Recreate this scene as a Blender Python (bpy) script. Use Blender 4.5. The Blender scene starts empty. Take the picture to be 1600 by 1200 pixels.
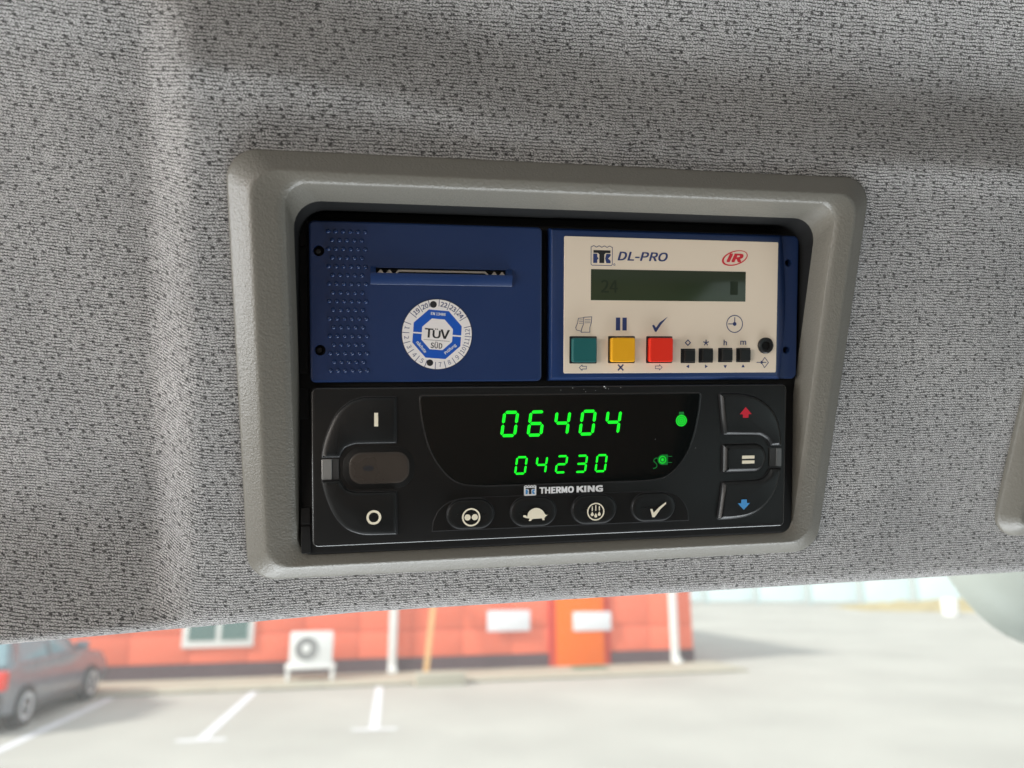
import bpy, bmesh, math, random
from mathutils import Matrix, Vector
random.seed(7)
sc = bpy.context.scene
C = bpy.context.collection
R = math.radians

# ------------------------------------------------------------------ camera
PITCH, EYE = R(13.9), 2.3
FW = Vector((0, math.cos(PITCH), math.sin(PITCH)))
UP = Vector((0, -math.sin(PITCH), math.cos(PITCH)))
MCAM = Matrix(((1, UP.x, -FW.x, 0), (0, UP.y, -FW.y, 0), (0, UP.z, -FW.z, EYE), (0, 0, 0, 1)))
cd = bpy.data.cameras.new('camera')
cd.sensor_width, cd.lens = 36.0, 36.0 * 1155 / 1600
cd.clip_start, cd.clip_end = 0.02, 500
cd.dof.use_dof, cd.dof.focus_distance, cd.dof.aperture_fstop = True, 0.270, 9
cam = bpy.data.objects.new('camera', cd); C.objects.link(cam)
cam.matrix_world = MCAM
sc.camera = cam

# ------------------------------------------------------------------ world, lamps, exposure
w = bpy.data.worlds.new('World'); sc.world = w; w.use_nodes = True
bg = w.node_tree.nodes['Background']
bg.inputs[0].default_value = (0.90, 0.96, 1.0, 1); bg.inputs[1].default_value = 1.5
def lamp(name, kind, energy, color, loc, target, **kw):
    d = bpy.data.lights.new(name, kind); d.energy = energy; d.color = color
    for k, v in kw.items(): setattr(d, k, v)
    o = bpy.data.objects.new(name, d); C.objects.link(o); o.location = loc
    o.rotation_euler = (Vector(target) - Vector(loc)).to_track_quat('-Z', 'Y').to_euler()
    return o
lamp('sun', 'SUN', 5.0, (1.0, 0.95, 0.88), (-10, -6, 8.5), (0, 0, 0), angle=R(8))
# daylight coming into the cab: driver's side window, far side window, an added warm fill behind left, light thrown up from the dashboard
lamp('left_window_light', 'AREA', 15.0, (.95, .98, 1.0), (-.95, .09, 2.34), (.0, .27, 2.36), shape='RECTANGLE', size=.6, size_y=.6)
lamp('left_rear_warm_fill', 'AREA', 20.0, (1.0, .91, .83), (-.9, -.75, 2.38), (.0, .27, 2.36), shape='RECTANGLE', size=.8, size_y=.6)  # warm fill lamp added from behind left, no window there
lamp('right_window_light', 'AREA', 1.8, (.80, .96, .97), (1.12, -.25, 2.15), (.1, .27, 2.36), shape='RECTANGLE', size=.8, size_y=.6)
lamp('dashboard_bounce', 'AREA', 13.0, (.90, .96, 1.0), (.1, .42, 1.62), (.08, .22, 2.36), shape='RECTANGLE', size=1.2, size_y=.3)
sc.view_settings.view_transform = 'Standard'
sc.view_settings.look = 'None'
sc.view_settings.exposure = 0.0
sc.view_settings.gamma = 1.0
sc.render.engine = 'CYCLES'
sc.cycles.use_denoising = True
sc.cycles.max_bounces = 8

# ------------------------------------------------------------------ frames (measured): device plane and headliner plane
def rot3(rx, ry, rz):
    return (Matrix.Rotation(rz, 4, 'Z') @ Matrix.Rotation(ry, 4, 'Y') @ Matrix.Rotation(rx, 4, 'X'))
MM = 0.001
MDEV = MCAM @ Matrix.Translation(Vector((-69.124, -56.672, -255.89)) * MM) @ rot3(R(2.819), R(10.288), R(.431))
c_, s_ = .98058, .19612
MBEZ = MDEV @ Matrix.Translation(Vector((0, 56, 8)) * MM) @ Matrix(((1, 0, 0, 0), (0, c_, -s_, 0), (0, s_, c_, 0), (0, 0, 0, 1)))

# ------------------------------------------------------------------ materials
MATS = {}
def nm(name):
    m = bpy.data.materials.new(name); m.use_nodes = True; MATS[name] = m
    nt = m.node_tree
    return m, nt, nt.nodes['Principled BSDF']
def L(nt, a, b): nt.links.new(a, b)
def mat(name, col, rough=.5, metal=0., spec=.5, bump=None, var=None, emit=None, coat=0.):
    """plain procedural plastic/metal; bump=(scale, distance m, detail), var=(scale, amount)"""
    m, nt, b = nm(name)
    b.inputs['Base Color'].default_value = (*col, 1)
    b.inputs['Roughness'].default_value = rough
    b.inputs['Metallic'].default_value = metal
    b.inputs['Specular IOR Level'].default_value = spec
    b.inputs['Coat Weight'].default_value = coat
    tc = nt.nodes.new('ShaderNodeTexCoord')
    if var:
        n = nt.nodes.new('ShaderNodeTexNoise'); n.inputs['Scale'].default_value = var[0]; n.inputs['Detail'].default_value = 5
        L(nt, tc.outputs['Object'], n.inputs['Vector'])
        mx = nt.nodes.new('ShaderNodeMix'); mx.data_type = 'RGBA'
        mx.inputs[6].default_value = (*[c * (1 - var[1]) for c in col], 1)
        mx.inputs[7].default_value = (*[min(1, c * (1 + var[1])) for c in col], 1)
        L(nt, n.outputs[0], mx.inputs[0]); L(nt, mx.outputs[2], b.inputs['Base Color'])
        mr = nt.nodes.new('ShaderNodeMapRange'); mr.inputs[3].default_value = max(0, rough - .08); mr.inputs[4].default_value = rough + .1
        L(nt, n.outputs[0], mr.inputs[0]); L(nt, mr.outputs[0], b.inputs['Roughness'])
    if bump:
        n = nt.nodes.new('ShaderNodeTexNoise'); n.inputs['Scale'].default_value = bump[0]
        n.inputs['Detail'].default_value = bump[2] if len(bump) > 2 else 2
        L(nt, tc.outputs['Object'], n.inputs['Vector'])
        bp = nt.nodes.new('ShaderNodeBump'); bp.inputs['Distance'].default_value = bump[1]; bp.inputs['Strength'].default_value = 1
        L(nt, n.outputs[0], bp.inputs['Height']); L(nt, bp.outputs[0], b.inputs['Normal'])
    if emit:
        b.inputs['Emission Color'].default_value = (*emit[0], 1); b.inputs['Emission Strength'].default_value = emit[1]
    return m

def fabric():
    m, nt, b = nm('knitted_grey_fabric')
    N = nt.nodes.new
    uv = N('ShaderNodeTexCoord').outputs['UV']            # UV is in millimetres of cloth
    def math_(op, a, b_=None, c=None):
        n = N('ShaderNodeMath'); n.operation = op
        for i, v in enumerate((a, b_, c)):
            if v is None: continue
            if isinstance(v, (int, float)): n.inputs[i].default_value = v
            else: L(nt, v, n.inputs[i])
        return n.outputs[0]
    def comb(x, y, z=0):
        n = N('ShaderNodeCombineXYZ')
        for i, v in enumerate((x, y, z)):
            if isinstance(v, (int, float)): n.inputs[i].default_value = v
            else: L(nt, v, n.inputs[i])
        return n.outputs[0]
    def noise(vec, scale, detail=1, rough=.5):
        n = N('ShaderNodeTexNoise'); n.inputs['Scale'].default_value = scale; n.inputs['Detail'].default_value = detail
        n.inputs['Roughness'].default_value = rough
        L(nt, vec, n.inputs['Vector']); return n.outputs[0]
    def rng(v, a, b_, c=0., d=1.):
        n = N('ShaderNodeMapRange'); n.interpolation_type = 'SMOOTHSTEP'
        L(nt, v, n.inputs[0])
        for i, q in enumerate((a, b_, c, d)): n.inputs[i + 1].default_value = q
        return n.outputs[0]
    sx = N('ShaderNodeSeparateXYZ'); L(nt, uv, sx.inputs[0]); u, v = sx.outputs[0], sx.outputs[1]
    wob = math_('MULTIPLY', math_('SUBTRACT', noise(uv, .11, 2), .5), 1.6)
    wob2 = math_('MULTIPLY', math_('SUBTRACT', noise(uv, .7, 2), .5), .62)
    row = math_('ADD', math_('DIVIDE', v, 1.06), math_('ADD', wob, wob2))
    rf = math_('FRACT', row); ri = math_('FLOOR', row)
    # loops along a row, shifted from row to row
    sh = noise(comb(0, math_('MULTIPLY', ri, 3.71)), 1.0)
    col = math_('ADD', math_('DIVIDE', u, 1.05), math_('ADD', math_('MULTIPLY', sh, 9.0), math_('MULTIPLY', rf, 1.0)))
    cf = math_('FRACT', col)
    edge_r = rng(math_('ABSOLUTE', math_('SUBTRACT', rf, .5)), .27, .49)         # 1 in the seam between rows
    edge_c = rng(math_('ABSOLUTE', math_('SUBTRACT', cf, .5)), .26, .5)
    # long dark dashes: seam opened where a per-row noise is high
    dash = rng(noise(comb(math_('DIVIDE', u, 2.0), math_('MULTIPLY', ri, 5.13)), 1.0, 1), .30, .62)
    seam = rng(math_('ABSOLUTE', math_('SUBTRACT', rf, .5)), .22, .48)
    dark1 = math_('MULTIPLY', seam, math_('ADD', .12, math_('MULTIPLY', dash, .74)))
    dark2 = math_('MULTIPLY', edge_c, .30)
    # scattered tuck holes, not in every cell
    vo = N('ShaderNodeTexVoronoi'); vo.voronoi_dimensions = '2D'; vo.inputs['Scale'].default_value = 1; vo.inputs['Randomness'].default_value = .8
    L(nt, comb(math_('DIVIDE', math_('ADD', u, math_('MULTIPLY', v, .3)), 4.0), math_('DIVIDE', math_('ADD', v, wob2), 2.9)), vo.inputs['Vector'])
    sc_ = N('ShaderNodeSeparateColor'); L(nt, vo.outputs['Color'], sc_.inputs[0])
    hole = math_('MULTIPLY', rng(vo.outputs['Distance'], .25, .07), rng(sc_.outputs[0], .12, .6))
    grain = noise(comb(u, math_('MULTIPLY', v, 1.4)), 2.0, 2, .6)
    dk = math_('MAXIMUM', math_('MAXIMUM', dark1, dark2), math_('MULTIPLY', hole, .66))
    dk = math_('MINIMUM', 1.0, math_('ADD', dk, math_('MULTIPLY', math_('SUBTRACT', .54, grain), 2.6)))
    dk = math_('MAXIMUM', 0.0, dk)
    big = noise(uv, .02, 3)
    ramp = N('ShaderNodeValToRGB'); L(nt, dk, ramp.inputs[0])
    e = ramp.color_ramp.elements
    e[0].position, e[0].color = 0.0, (.52, .51, .50, 1)
    e[1].position, e[1].color = 1.0, (.013, .0127, .0125, 1)
    e2 = e.new(.45); e2.color = (.128, .125, .122, 1)
    mx = N('ShaderNodeMix'); mx.data_type = 'RGBA'; mx.blend_type = 'MULTIPLY'; mx.inputs[0].default_value = 1
    L(nt, ramp.outputs[0], mx.inputs[6])
    br = N('ShaderNodeValToRGB'); br.color_ramp.elements[0].color = (.88, .88, .88, 1); br.color_ramp.elements[1].color = (1.08, 1.07, 1.06, 1)
    br.color_ramp.elements[0].position, br.color_ramp.elements[1].position = .3, .7
    L(nt, big, br.inputs[0]); L(nt, br.outputs[0], mx.inputs[7])
    L(nt, mx.outputs[2], b.inputs['Base Color'])
    b.inputs['Roughness'].default_value = .95; b.inputs['Specular IOR Level'].default_value = .12
    b.inputs['Sheen Weight'].default_value = .15
    bp = N('ShaderNodeBump'); bp.inputs['Distance'].default_value = .00035; bp.inputs['Strength'].default_value = .8
    L(nt, math_('SUBTRACT', 1.0, dk), bp.inputs['Height']); L(nt, bp.outputs[0], b.inputs['Normal'])
    return m
FAB = fabric()

def grained(name, col, rough=.5, scale=1.7, dist=.0001):
    """moulded plastic with a pebbled leather grain"""
    m, nt, b = nm(name)
    tc = nt.nodes.new('ShaderNodeTexCoord')
    b.inputs['Base Color'].default_value = (*col, 1); b.inputs['Roughness'].default_value = rough
    vo = nt.nodes.new('ShaderNodeTexVoronoi'); vo.feature = 'SMOOTH_F1'; vo.inputs['Scale'].default_value = 900 * scale
    no = nt.nodes.new('ShaderNodeTexNoise'); no.inputs['Scale'].default_value = 420 * scale; no.inputs['Detail'].default_value = 3
    big = nt.nodes.new('ShaderNodeTexNoise'); big.inputs['Scale'].default_value = 28; big.inputs['Detail'].default_value = 4
    for n in (vo, no, big): L(nt, tc.outputs['Object'], n.inputs['Vector'])
    ad = nt.nodes.new('ShaderNodeMath'); ad.operation = 'ADD'
    L(nt, vo.outputs['Distance'], ad.inputs[0]); L(nt, no.outputs[0], ad.inputs[1])
    bp = nt.nodes.new('ShaderNodeBump'); bp.inputs['Distance'].default_value = dist
    L(nt, ad.outputs[0], bp.inputs['Height']); L(nt, bp.outputs[0], b.inputs['Normal'])
    mx = nt.nodes.new('ShaderNodeMix'); mx.data_type = 'RGBA'
    mx.inputs[6].default_value = (*[c * .92 for c in col], 1); mx.inputs[7].default_value = (*[c * 1.08 for c in col], 1)
    L(nt, big.outputs[0], mx.inputs[0]); L(nt, mx.outputs[2], b.inputs['Base Color'])
    return m

M = dict(
    bezel=grained('taupe_grained_plastic', (.128, .120, .101), .40),
    blue=mat('blue_satin_plastic', (.010, .029, .100), .32, bump=(2600, .00004), var=(60, .06)),
    bluedk=mat('blue_plastic_flange', (.010, .029, .100), .45, bump=(2600, .00004)),
    black=mat('black_satin_plastic', (.0065, .0063, .006), .38, spec=.3, bump=(3000, .00002), var=(40, .15)),
    rim=mat('black_polished_edge', (.02, .02, .02), .22, spec=.7),
    key=mat('black_key_rubber', (.0065, .007, .007), .36, spec=.45, bump=(2500, .00002), var=(80, .12)),
    cage=mat('black_matt_steel', (.006, .006, .006), .6, spec=.25, var=(50, .2)),
    gloss=mat('black_display_glass', (.003, .004, .004), .06, spec=.45),
    lens=mat('smoked_sensor_lens', (.045, .037, .031), .28, spec=.4, var=(60, .1)),
    clip=mat('brushed_grey_clip', (.30, .30, .29), .4, metal=.6, bump=(900, .00003)),
    dotblue=mat('blue_glossy_dot', (.010, .029, .100), .2),
    clipmid=mat('dull_grey_clip', (.10, .105, .105), .45),
    clipdk=mat('dark_clip_shank', (.03, .03, .03), .5),
    metal=mat('bright_tear_bar_steel', (.62, .60, .55), .32, metal=1.),
    cream=mat('cream_face_plate', (.75, .64, .51), .42, spec=.35, var=(22, .04)),
    lcd=mat('dark_green_lcd', (.030, .042, .022), .16, spec=.4, var=(40, .08)),
    lcdink=mat('lcd_ink', (.020, .030, .018), .2),
    navy=mat('navy_print', (.022, .038, .14), .5),
    ink=mat('black_print', (.012, .012, .014), .5),
    red=mat('red_print', (.60, .02, .035), .5),
    teal=mat('teal_key', (.010, .105, .105), .35, var=(120, .05)),
    amber=mat('amber_key', (.75, .36, .008), .35, var=(120, .04)),
    redkey=mat('red_key', (.72, .022, .006), .35, var=(120, .04)),
    ivory=mat('ivory_print', (.80, .74, .58), .5),
    white=mat('white_print', (.75, .76, .77), .5),
    sticker=mat('white_sticker_vinyl', (.80, .76, .74), .38, var=(90, .03)),
    stblue=mat('bright_blue_print', (.006, .085, .45), .38),
    arrow_red=mat('red_arrow_print', (.55, .01, .03), .5),
    arrow_blue=mat('blue_arrow_print', (.06, .28, .60), .5),
    led=mat('green_lit_segment', (.0, .3, .02), .4, emit=((.006, .95, .012), 1.0)),
    leddim=mat('green_dim_symbol', (.0, .2, .02), .4, emit=((.006, .62, .012), .95)),
    leddark=mat('green_unlit_symbol', (.0, .12, .02), .4, emit=((.003, .12, .012), .5)),
)

# ------------------------------------------------------------------ mesh helpers
def mesh_obj(name, verts, faces, m, parent=None, mw=None, smooth=35):
    me = bpy.data.meshes.new(name); me.from_pydata([tuple(v) for v in verts], [], faces); me.update()
    return link(name, me, m, parent, mw, smooth)
def link(name, me, m, parent=None, mw=None, smooth=35):
    if m and not me.materials: me.materials.append(m)
    if smooth:
        for p in me.polygons: p.use_smooth = True
        me.set_sharp_from_angle(angle=R(smooth))
    o = bpy.data.objects.new(name, me); C.objects.link(o)
    if parent: o.parent = parent
    elif mw is not None: o.matrix_world = mw
    return o
def tag(o, label=None, cat=None, group=None, kind=None):
    for k, v in (('label', label), ('category', cat), ('group', group), ('kind', kind)):
        if v: o[k] = v
    return o
def thing(name, label, cat, mw, group=None):
    o = bpy.data.objects.new(name, None); o.empty_display_size = .02; C.objects.link(o); o.matrix_world = mw
    return tag(o, label, cat, group)
def rrect(x0, y0, x1, y1, r, n=6):
    pts = []
    for cx, cy, a0 in ((x1 - r, y1 - r, 0), (x0 + r, y1 - r, 90), (x0 + r, y0 + r, 180), (x1 - r, y0 + r, 270)):
        for i in range(n + 1):
            a = R(a0 + 90 * i / n); pts.append((cx + r * math.cos(a), cy + r * math.sin(a)))
    return pts
def circle(cx, cy, r, n=24, ry=None):
    return [(cx + r * math.cos(2 * math.pi * i / n), cy + (ry or r) * math.sin(2 * math.pi * i / n)) for i in range(n)]
def inset(pts, d):
    n = len(pts); out = []
    for i in range(n):
        p0, p, p1 = Vector(pts[i - 1]), Vector(pts[i]), Vector(pts[(i + 1) % n])
        a = (p - p0); b = (p1 - p)
        if a.length < 1e-9: a = b
        if b.length < 1e-9: b = a
        a.normalize(); b.normalize()
        na, nb = Vector((-a.y, a.x)), Vector((-b.y, b.x))
        k = na + nb; l = k.length
        k = na if l < 1e-6 else k / l
        q = max(.45, k.dot(na)); out.append(tuple(p + k * d / q))
    return out
def ccw(pts):
    a = sum(pts[i - 1][0] * pts[i][1] - pts[i][0] * pts[i - 1][1] for i in range(len(pts)))
    return pts if a > 0 else pts[::-1]
def spline(pts, n=5):
    out = []
    for i in range(len(pts) - 1):
        p0 = pts[max(0, i - 1)]; p1 = pts[i]; p2 = pts[i + 1]; p3 = pts[min(len(pts) - 1, i + 2)]
        for k in range(n):
            t = k / n
            out.append(tuple(.5 * (2 * p1[j] + (p2[j] - p0[j]) * t + (2 * p0[j] - 5 * p1[j] + 4 * p2[j] - p3[j]) * t * t
                                   + (3 * p1[j] - p0[j] - 3 * p2[j] + p3[j]) * t ** 3) for j in (0, 1)))
    out.append(pts[-1]); return out
def loft(name, loops, m, parent=None, mw=None, cap0=False, cap1=True, holes=(), depth=3., smooth=35, o=(0, 0, 0), unit=MM):
    """stack of equal-length loops of (x, y, z) in mm; the last loop may be capped with holes cut through it"""
    bm = bmesh.new(); rings = []
    f = lambda p: ((p[0] - o[0]) * unit, (p[1] - o[1]) * unit, (p[2] - o[2]) * unit)
    for lp in loops: rings.append([bm.verts.new(f(p)) for p in lp])
    n = len(loops[0])
    for a, b in zip(rings, rings[1:]):
        for i in range(n):
            j = (i + 1) % n; bm.faces.new((a[i], a[j], b[j], b[i]))
    if cap0: bm.faces.new(rings[0][::-1])
    if cap1:
        if not holes: bm.faces.new(rings[-1])
        else:
            z = loops[-1][0][2]; edges = []
            for i in range(n): edges.append(bm.edges.get((rings[-1][i], rings[-1][(i + 1) % n])) or bm.edges.new((rings[-1][i], rings[-1][(i + 1) % n])))
            for h in holes:
                hv = [bm.verts.new(f((*p, z))) for p in h]; hb = [bm.verts.new(f((*p, z - depth))) for p in h]
                for i in range(len(h)):
                    j = (i + 1) % len(h); edges.append(bm.edges.new((hv[i], hv[j])))
                    bm.faces.new((hv[j], hv[i], hb[i], hb[j]))
            r = bmesh.ops.triangle_fill(bm, edges=edges, use_beauty=True, normal=(0, 0, 1))
            for g in r['geom']:
                if isinstance(g, bmesh.types.BMFace) and g.normal.z < 0: g.normal_flip()
    bmesh.ops.recalc_face_normals(bm, faces=bm.faces) if not holes else None
    me = bpy.data.meshes.new(name); bm.to_mesh(me); bm.free()
    return link(name, me, m, parent, mw, smooth)
def at(pts, z): return [(x, y, z) for x, y in pts]
def slab(name, pts, z0, z1, bev, m, parent, holes=(), depth=3., o=(0, 0, 0), cap0=False):
    pts = ccw(pts)
    lp = [at(pts, z0), at(pts, z1 - bev), at(inset(pts, bev * .3), z1 - bev * .3), at(inset(pts, bev), z1)]
    if bev > .1: lp.append(at(inset(pts, bev * 1.5), z1))
    return loft(name, lp, m, parent, holes=holes, depth=depth, o=o, cap0=cap0)

def load_font():
    import os
    for k in ('LOCAL', 'SYSTEM'):
        p = os.path.join(bpy.utils.resource_path(k), 'datafiles', 'fonts', 'Noto Sans CJK Regular.woff2')
        try:
            if os.path.exists(p): return bpy.data.fonts.load(p)
        except Exception: pass
    return None                                             # Blender's built-in face
FONT = load_font()
class Print:
    """flat print: 2D polygons collected into one thin sheet at height z (mm)"""
    def __init__(s): s.v, s.f = [], []
    def poly(s, pts):
        b = len(s.v); s.v += [tuple(p) for p in ccw(list(pts))]; s.f.append(tuple(range(b, len(s.v)))); return s
    def rect(s, x0, y0, x1, y1): return s.poly([(x0, y0), (x1, y0), (x1, y1), (x0, y1)])
    def disc(s, cx, cy, r, n=28, ry=None): return s.poly(circle(cx, cy, r, n, ry))
    def band(s, A, B):
        b = len(s.v); n = len(A); s.v += list(A) + list(B)
        for i in range(n):
            j = (i + 1) % n; s.f.append((b + i, b + j, b + n + j, b + n + i))
        return s
    def ring(s, cx, cy, r1, r0, n=36): return s.band(circle(cx, cy, r1, n), circle(cx, cy, r0, n))
    def line(s, pts, wd, closed=False):
        P = list(pts) + ([pts[0]] if closed else [])
        for a, b in zip(P, P[1:]):
            dx, dy = b[0] - a[0], b[1] - a[1]; l = math.hypot(dx, dy) or 1
            nx, ny = -dy / l * wd / 2, dx / l * wd / 2; ex, ey = dx / l * wd * .3, dy / l * wd * .3
            s.poly([(a[0] + nx - ex, a[1] + ny - ey), (a[0] - nx - ex, a[1] - ny - ey), (b[0] - nx + ex, b[1] - ny + ey), (b[0] + nx + ex, b[1] + ny + ey)])
        return s
    def text(s, txt, x0, y0, x1, y1, shear=0., bold=0., rot=0.):
        """glyph outlines fitted to the box x0..x1, y0..y1 (x1 None keeps the proportions), then turned by rot about its centre"""
        cu = bpy.data.curves.new('t', 'FONT'); cu.body = txt; cu.shear = shear; cu.resolution_u = 3
        if FONT: cu.font = FONT
        to = bpy.data.objects.new('t', cu); C.objects.link(to)
        me = bpy.data.meshes.new_from_object(to.evaluated_get(bpy.context.evaluated_depsgraph_get()))
        xs = [v.co.x for v in me.vertices]; ys = [v.co.y for v in me.vertices]
        y0, y1 = y0 + bold * .6, y1 - bold * .6
        if x1 is not None: x0, x1 = x0 + bold, x1 - bold
        sy = (y1 - y0) / (max(ys) - min(ys)); sx = sy if x1 is None else (x1 - x0) / (max(xs) - min(xs))
        ox = 0 if x1 is not None else -(max(xs) - min(xs)) * sx / 2
        cx, cy = (x0 if x1 is None else (x0 + x1) / 2), (y0 + y1) / 2
        cr, sr = math.cos(rot), math.sin(rot)
        for q, (ex, ey) in enumerate([(0, 0)] if not bold else [(-1, -.6), (1, -.6), (-1, .6), (1, .6), (-.4, 0), (.4, 0), (0, -.6), (0, .6)]):
            b = len(s.v)
            for v in me.vertices:
                X = x0 + ox + (v.co.x - min(xs)) * sx - cx + ex * bold; Y = y0 + (v.co.y - min(ys)) * sy - cy + ey * bold
                s.v.append((cx + X * cr - Y * sr, cy + X * sr + Y * cr, q * .003))
            for p in me.polygons: s.f.append(tuple(b + i for i in p.vertices))
        bpy.data.objects.remove(to); bpy.data.curves.remove(cu); bpy.data.meshes.remove(me)
        return s
    def build(s, name, z, m, parent, o=(0, 0, 0), xf=None):
        return mesh_obj(name, [((p[0] - o[0]) * MM, (p[1] - o[1]) * MM, (z + (p[2] if len(p) > 2 else 0) - o[2]) * MM) for p in s.v], s.f, m, parent, smooth=0)

def box_vf(x0, y0, z0, x1, y1, z1):
    v = [(x0, y0, z0), (x1, y0, z0), (x1, y1, z0), (x0, y1, z0), (x0, y0, z1), (x1, y0, z1), (x1, y1, z1), (x0, y1, z1)]
    return v, [(0, 3, 2, 1), (4, 5, 6, 7), (0, 1, 5, 4), (1, 2, 6, 5), (2, 3, 7, 6), (3, 0, 4, 7)]
def box(name, x0, y0, z0, x1, y1, z1, m, parent=None, mw=None, bev=0., unit=1.):
    bm = bmesh.new(); v, f = box_vf(x0, y0, z0, x1, y1, z1)
    vs = [bm.verts.new(Vector(p) * unit) for p in v]
    for q in f: bm.faces.new([vs[i] for i in q])
    if bev: bmesh.ops.bevel(bm, geom=bm.edges[:], offset=bev * unit, segments=2, affect='EDGES', profile=.6)
    me = bpy.data.meshes.new(name); bm.to_mesh(me); bm.free()
    return link(name, me, m, parent, mw)

# ================================================================== SETTING: headliner
def sst(a, b, x):
    t = min(1, max(0, (x - a) / (b - a))); return t * t * (3 - 2 * t)
def edge_top(x):
    return 82 + 18.5 * (1 - sst(-40, 135, x))
def head_n(x, y):
    """height of the cloth over the flat plateau that carries the bezel: it falls away to the left and at the top"""
    cxr = -45.5 + .052 * y
    k = (1 - sst(cxr - 9.5, cxr + 9.5, x)) * sst(-95, -50, y)
    left = -14.0 * k - .10 * max(0, cxr - 8 - x) * sst(-95, -40, y)
    t = y - edge_top(x)
    top = -7.5 * sst(-2, 28, t) + 1.0 * math.exp(-((t + 3) / 5) ** 2) + 16.0 * sst(24, 80, t)
    n = left * (1 - .85 * sst(-4, 26, t)) + top
    n += .35 * math.sin(x * .043 + y * .021) + .25 * math.sin(y * .067 - x * .019)
    return n
def headliner():
    xs = [-1100, -700, -420, -260]
    x = -180.
    while x < 340: xs.append(x); x += 2.0
    xs += [345, 420, 600, 900, 1200]
    prof = []           # (yb, n, cloth length)
    # hidden back return, bottom roll, flat, curve up into an unseen roof added to block sky and sun
    rr = 7.0; yb = -87.0
    pts = []
    pts += [(-72, -40), (-80, -22)]
    # quarter round at the lower edge, centre (yb + rr, -rr)
    for i in range(15):
        a = R(196 - 106 * i / 14)
        pts.append((yb + rr + rr * math.cos(a), -rr + rr * math.sin(a)))
    y = yb + rr + 1.6
    while y < 150: pts.append((y, 0)); y += 2.0
    rad = 95.
    for i in range(1, 22):
        a = R(78 * i / 21); pts.append((150 + rad * math.sin(a), rad * (1 - math.cos(a))))
    dy, dn = math.cos(R(78)), math.sin(R(78))
    e = pts[-1]
    for d in (60, 150, 300, 600, 1000, 1500): pts.append((e[0] + d * dy, e[1] + d * dn))
    s = 0; verts = []; uvs = []
    for k, (py, pn) in enumerate(pts):
        if k: s += math.hypot(py - pts[k - 1][0], pn - pts[k - 1][1])
        for x in xs:
            h = head_n(x, py) if -87 <= py <= 150 else head_n(x, max(-87, min(150, py)))
            h *= sst(-87.5, -78, py) * (1 - .999 * sst(190, 260, py))
            dy_ = (-4.0 - .034 * max(0, 15 - x)) * (1 - sst(-87, -50, py)) if py > -90 else -4.0 - .034 * max(0, 15 - x)
            verts.append((x * MM, (py + dy_) * MM, (pn - 6 + h) * MM)); uvs.append((x, s + dy_ - .10 * max(0, -30 - x) - 5.0 * (1 - sst(-57 + .05 * py, -34 + .05 * py, x)) * (1 - sst(40, 85, py))))
    nx = len(xs); faces = [(r * nx + i, r * nx + i + 1, (r + 1) * nx + i + 1, (r + 1) * nx + i) for r in range(len(pts) - 1) for i in range(nx - 1)]
    # cut the slots behind the bezels
    def keep(f):
        cy = sum(verts[i][1] for i in f) / 4 * 1000; cx = sum(verts[i][0] for i in f) / 4 * 1000
        return not (-17 < cx < 193 and -66 < cy < 69)
    faces = [f for f in faces if keep(f)]
    o = mesh_obj('headliner', verts, faces, FAB, None, MBEZ, smooth=60)
    uvl = o.data.uv_layers.new(name='cloth')
    for l in o.data.loops: uvl.data[l.index].uv = uvs[l.vertex_index]
    return tag(o, 'grey knitted fabric lining moulded over the cab header and an unseen roof', kind='structure')
headliner()

wall_m = mat('brown_grey_unseen_trim', (.34, .25, .19), .8, var=(3, .3))
tag(mesh_obj('unseen_rear_wall', [(-1.1, -1.35, .9), (1.2, -1.35, .9), (1.2, -1.2, 2.75), (-1.1, -1.2, 2.75)], [(3, 2, 1, 0)], wall_m, smooth=0), kind='structure')  # unseen wall, added to darken reflections and turn them brown

tag(mesh_obj('unseen_side_wall', [(1.18, -1.35, .9), (1.18, .42, .9), (1.18, .30, 2.75), (1.18, -1.2, 2.75)], [(0, 1, 2, 3)], mat('dark_grey_unseen_trim', (.05, .055, .055), .8, var=(3, .3)), smooth=0), kind='structure')  # unseen wall, added to block sky light from the right

tag(box('unseen_dashboard', -1.1, -1.34, 1.40, 1.17, .36, 1.5, mat('black_unseen_dashboard', (.03, .03, .03), .7, var=(4, .2)), bev=.02), kind='structure')  # unseen dark slab, added to stop light bouncing up from the ground

# ================================================================== BEZEL
def bezel_loops(x0, y0, x1, y1, rx0, ry0, rx1, ry1, lx0, ly0, lx1, ly1, ro=10, rr_=8, rl=7, depth=-52):
    q = lambda a, t, b: tuple(a[i] + (b[i] - a[i]) * t for i in range(4))
    O_, K, I = (x0, y0, x1, y1), (rx0, ry0, rx1, ry1), (lx0, ly0, lx1, ly1)
    rows = [(O_, ro, -7.5), (O_, ro, -5.6), (q(O_, .05, K), ro, -4.9), (q(O_, .14, K), ro, -4.3), (q(O_, .82, K), rr_ + .4, -.62),
            (q(O_, .93, K), rr_, -.15), (K, rr_, 0.02), (q(K, .12, I), rr_, .0), (q(K, .72, I), rl + .4, -.75), (q(K, .88, I), rl, -1.1),
            (I, rl, -1.9)]
    for l, bt, r, tp, rad, z in ((.5, .4, .25, .6, -.3, -3.0), (.8, .6, .4, 1.6, .2, -5.0), (1.1, .8, .6, 3.2, 1.2, -8.0), (1.5, 1.0, .9, 5.2, 2.0, -12.0),
                                (1.9, 1.3, 1.2, 7.2, 2.5, -16.5), (2.2, 1.6, 1.4, 8.2, 2.5, -20), (2.6, 2, 1.6, 9.2, 2.5, -34)):
        rows.append(((I[0] + l, I[1] + bt, I[2] - r, I[3] - tp), rl + rad, z))
    return [at(rrect(*r, rad, 8), z) for r, rad, z in rows]
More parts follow.
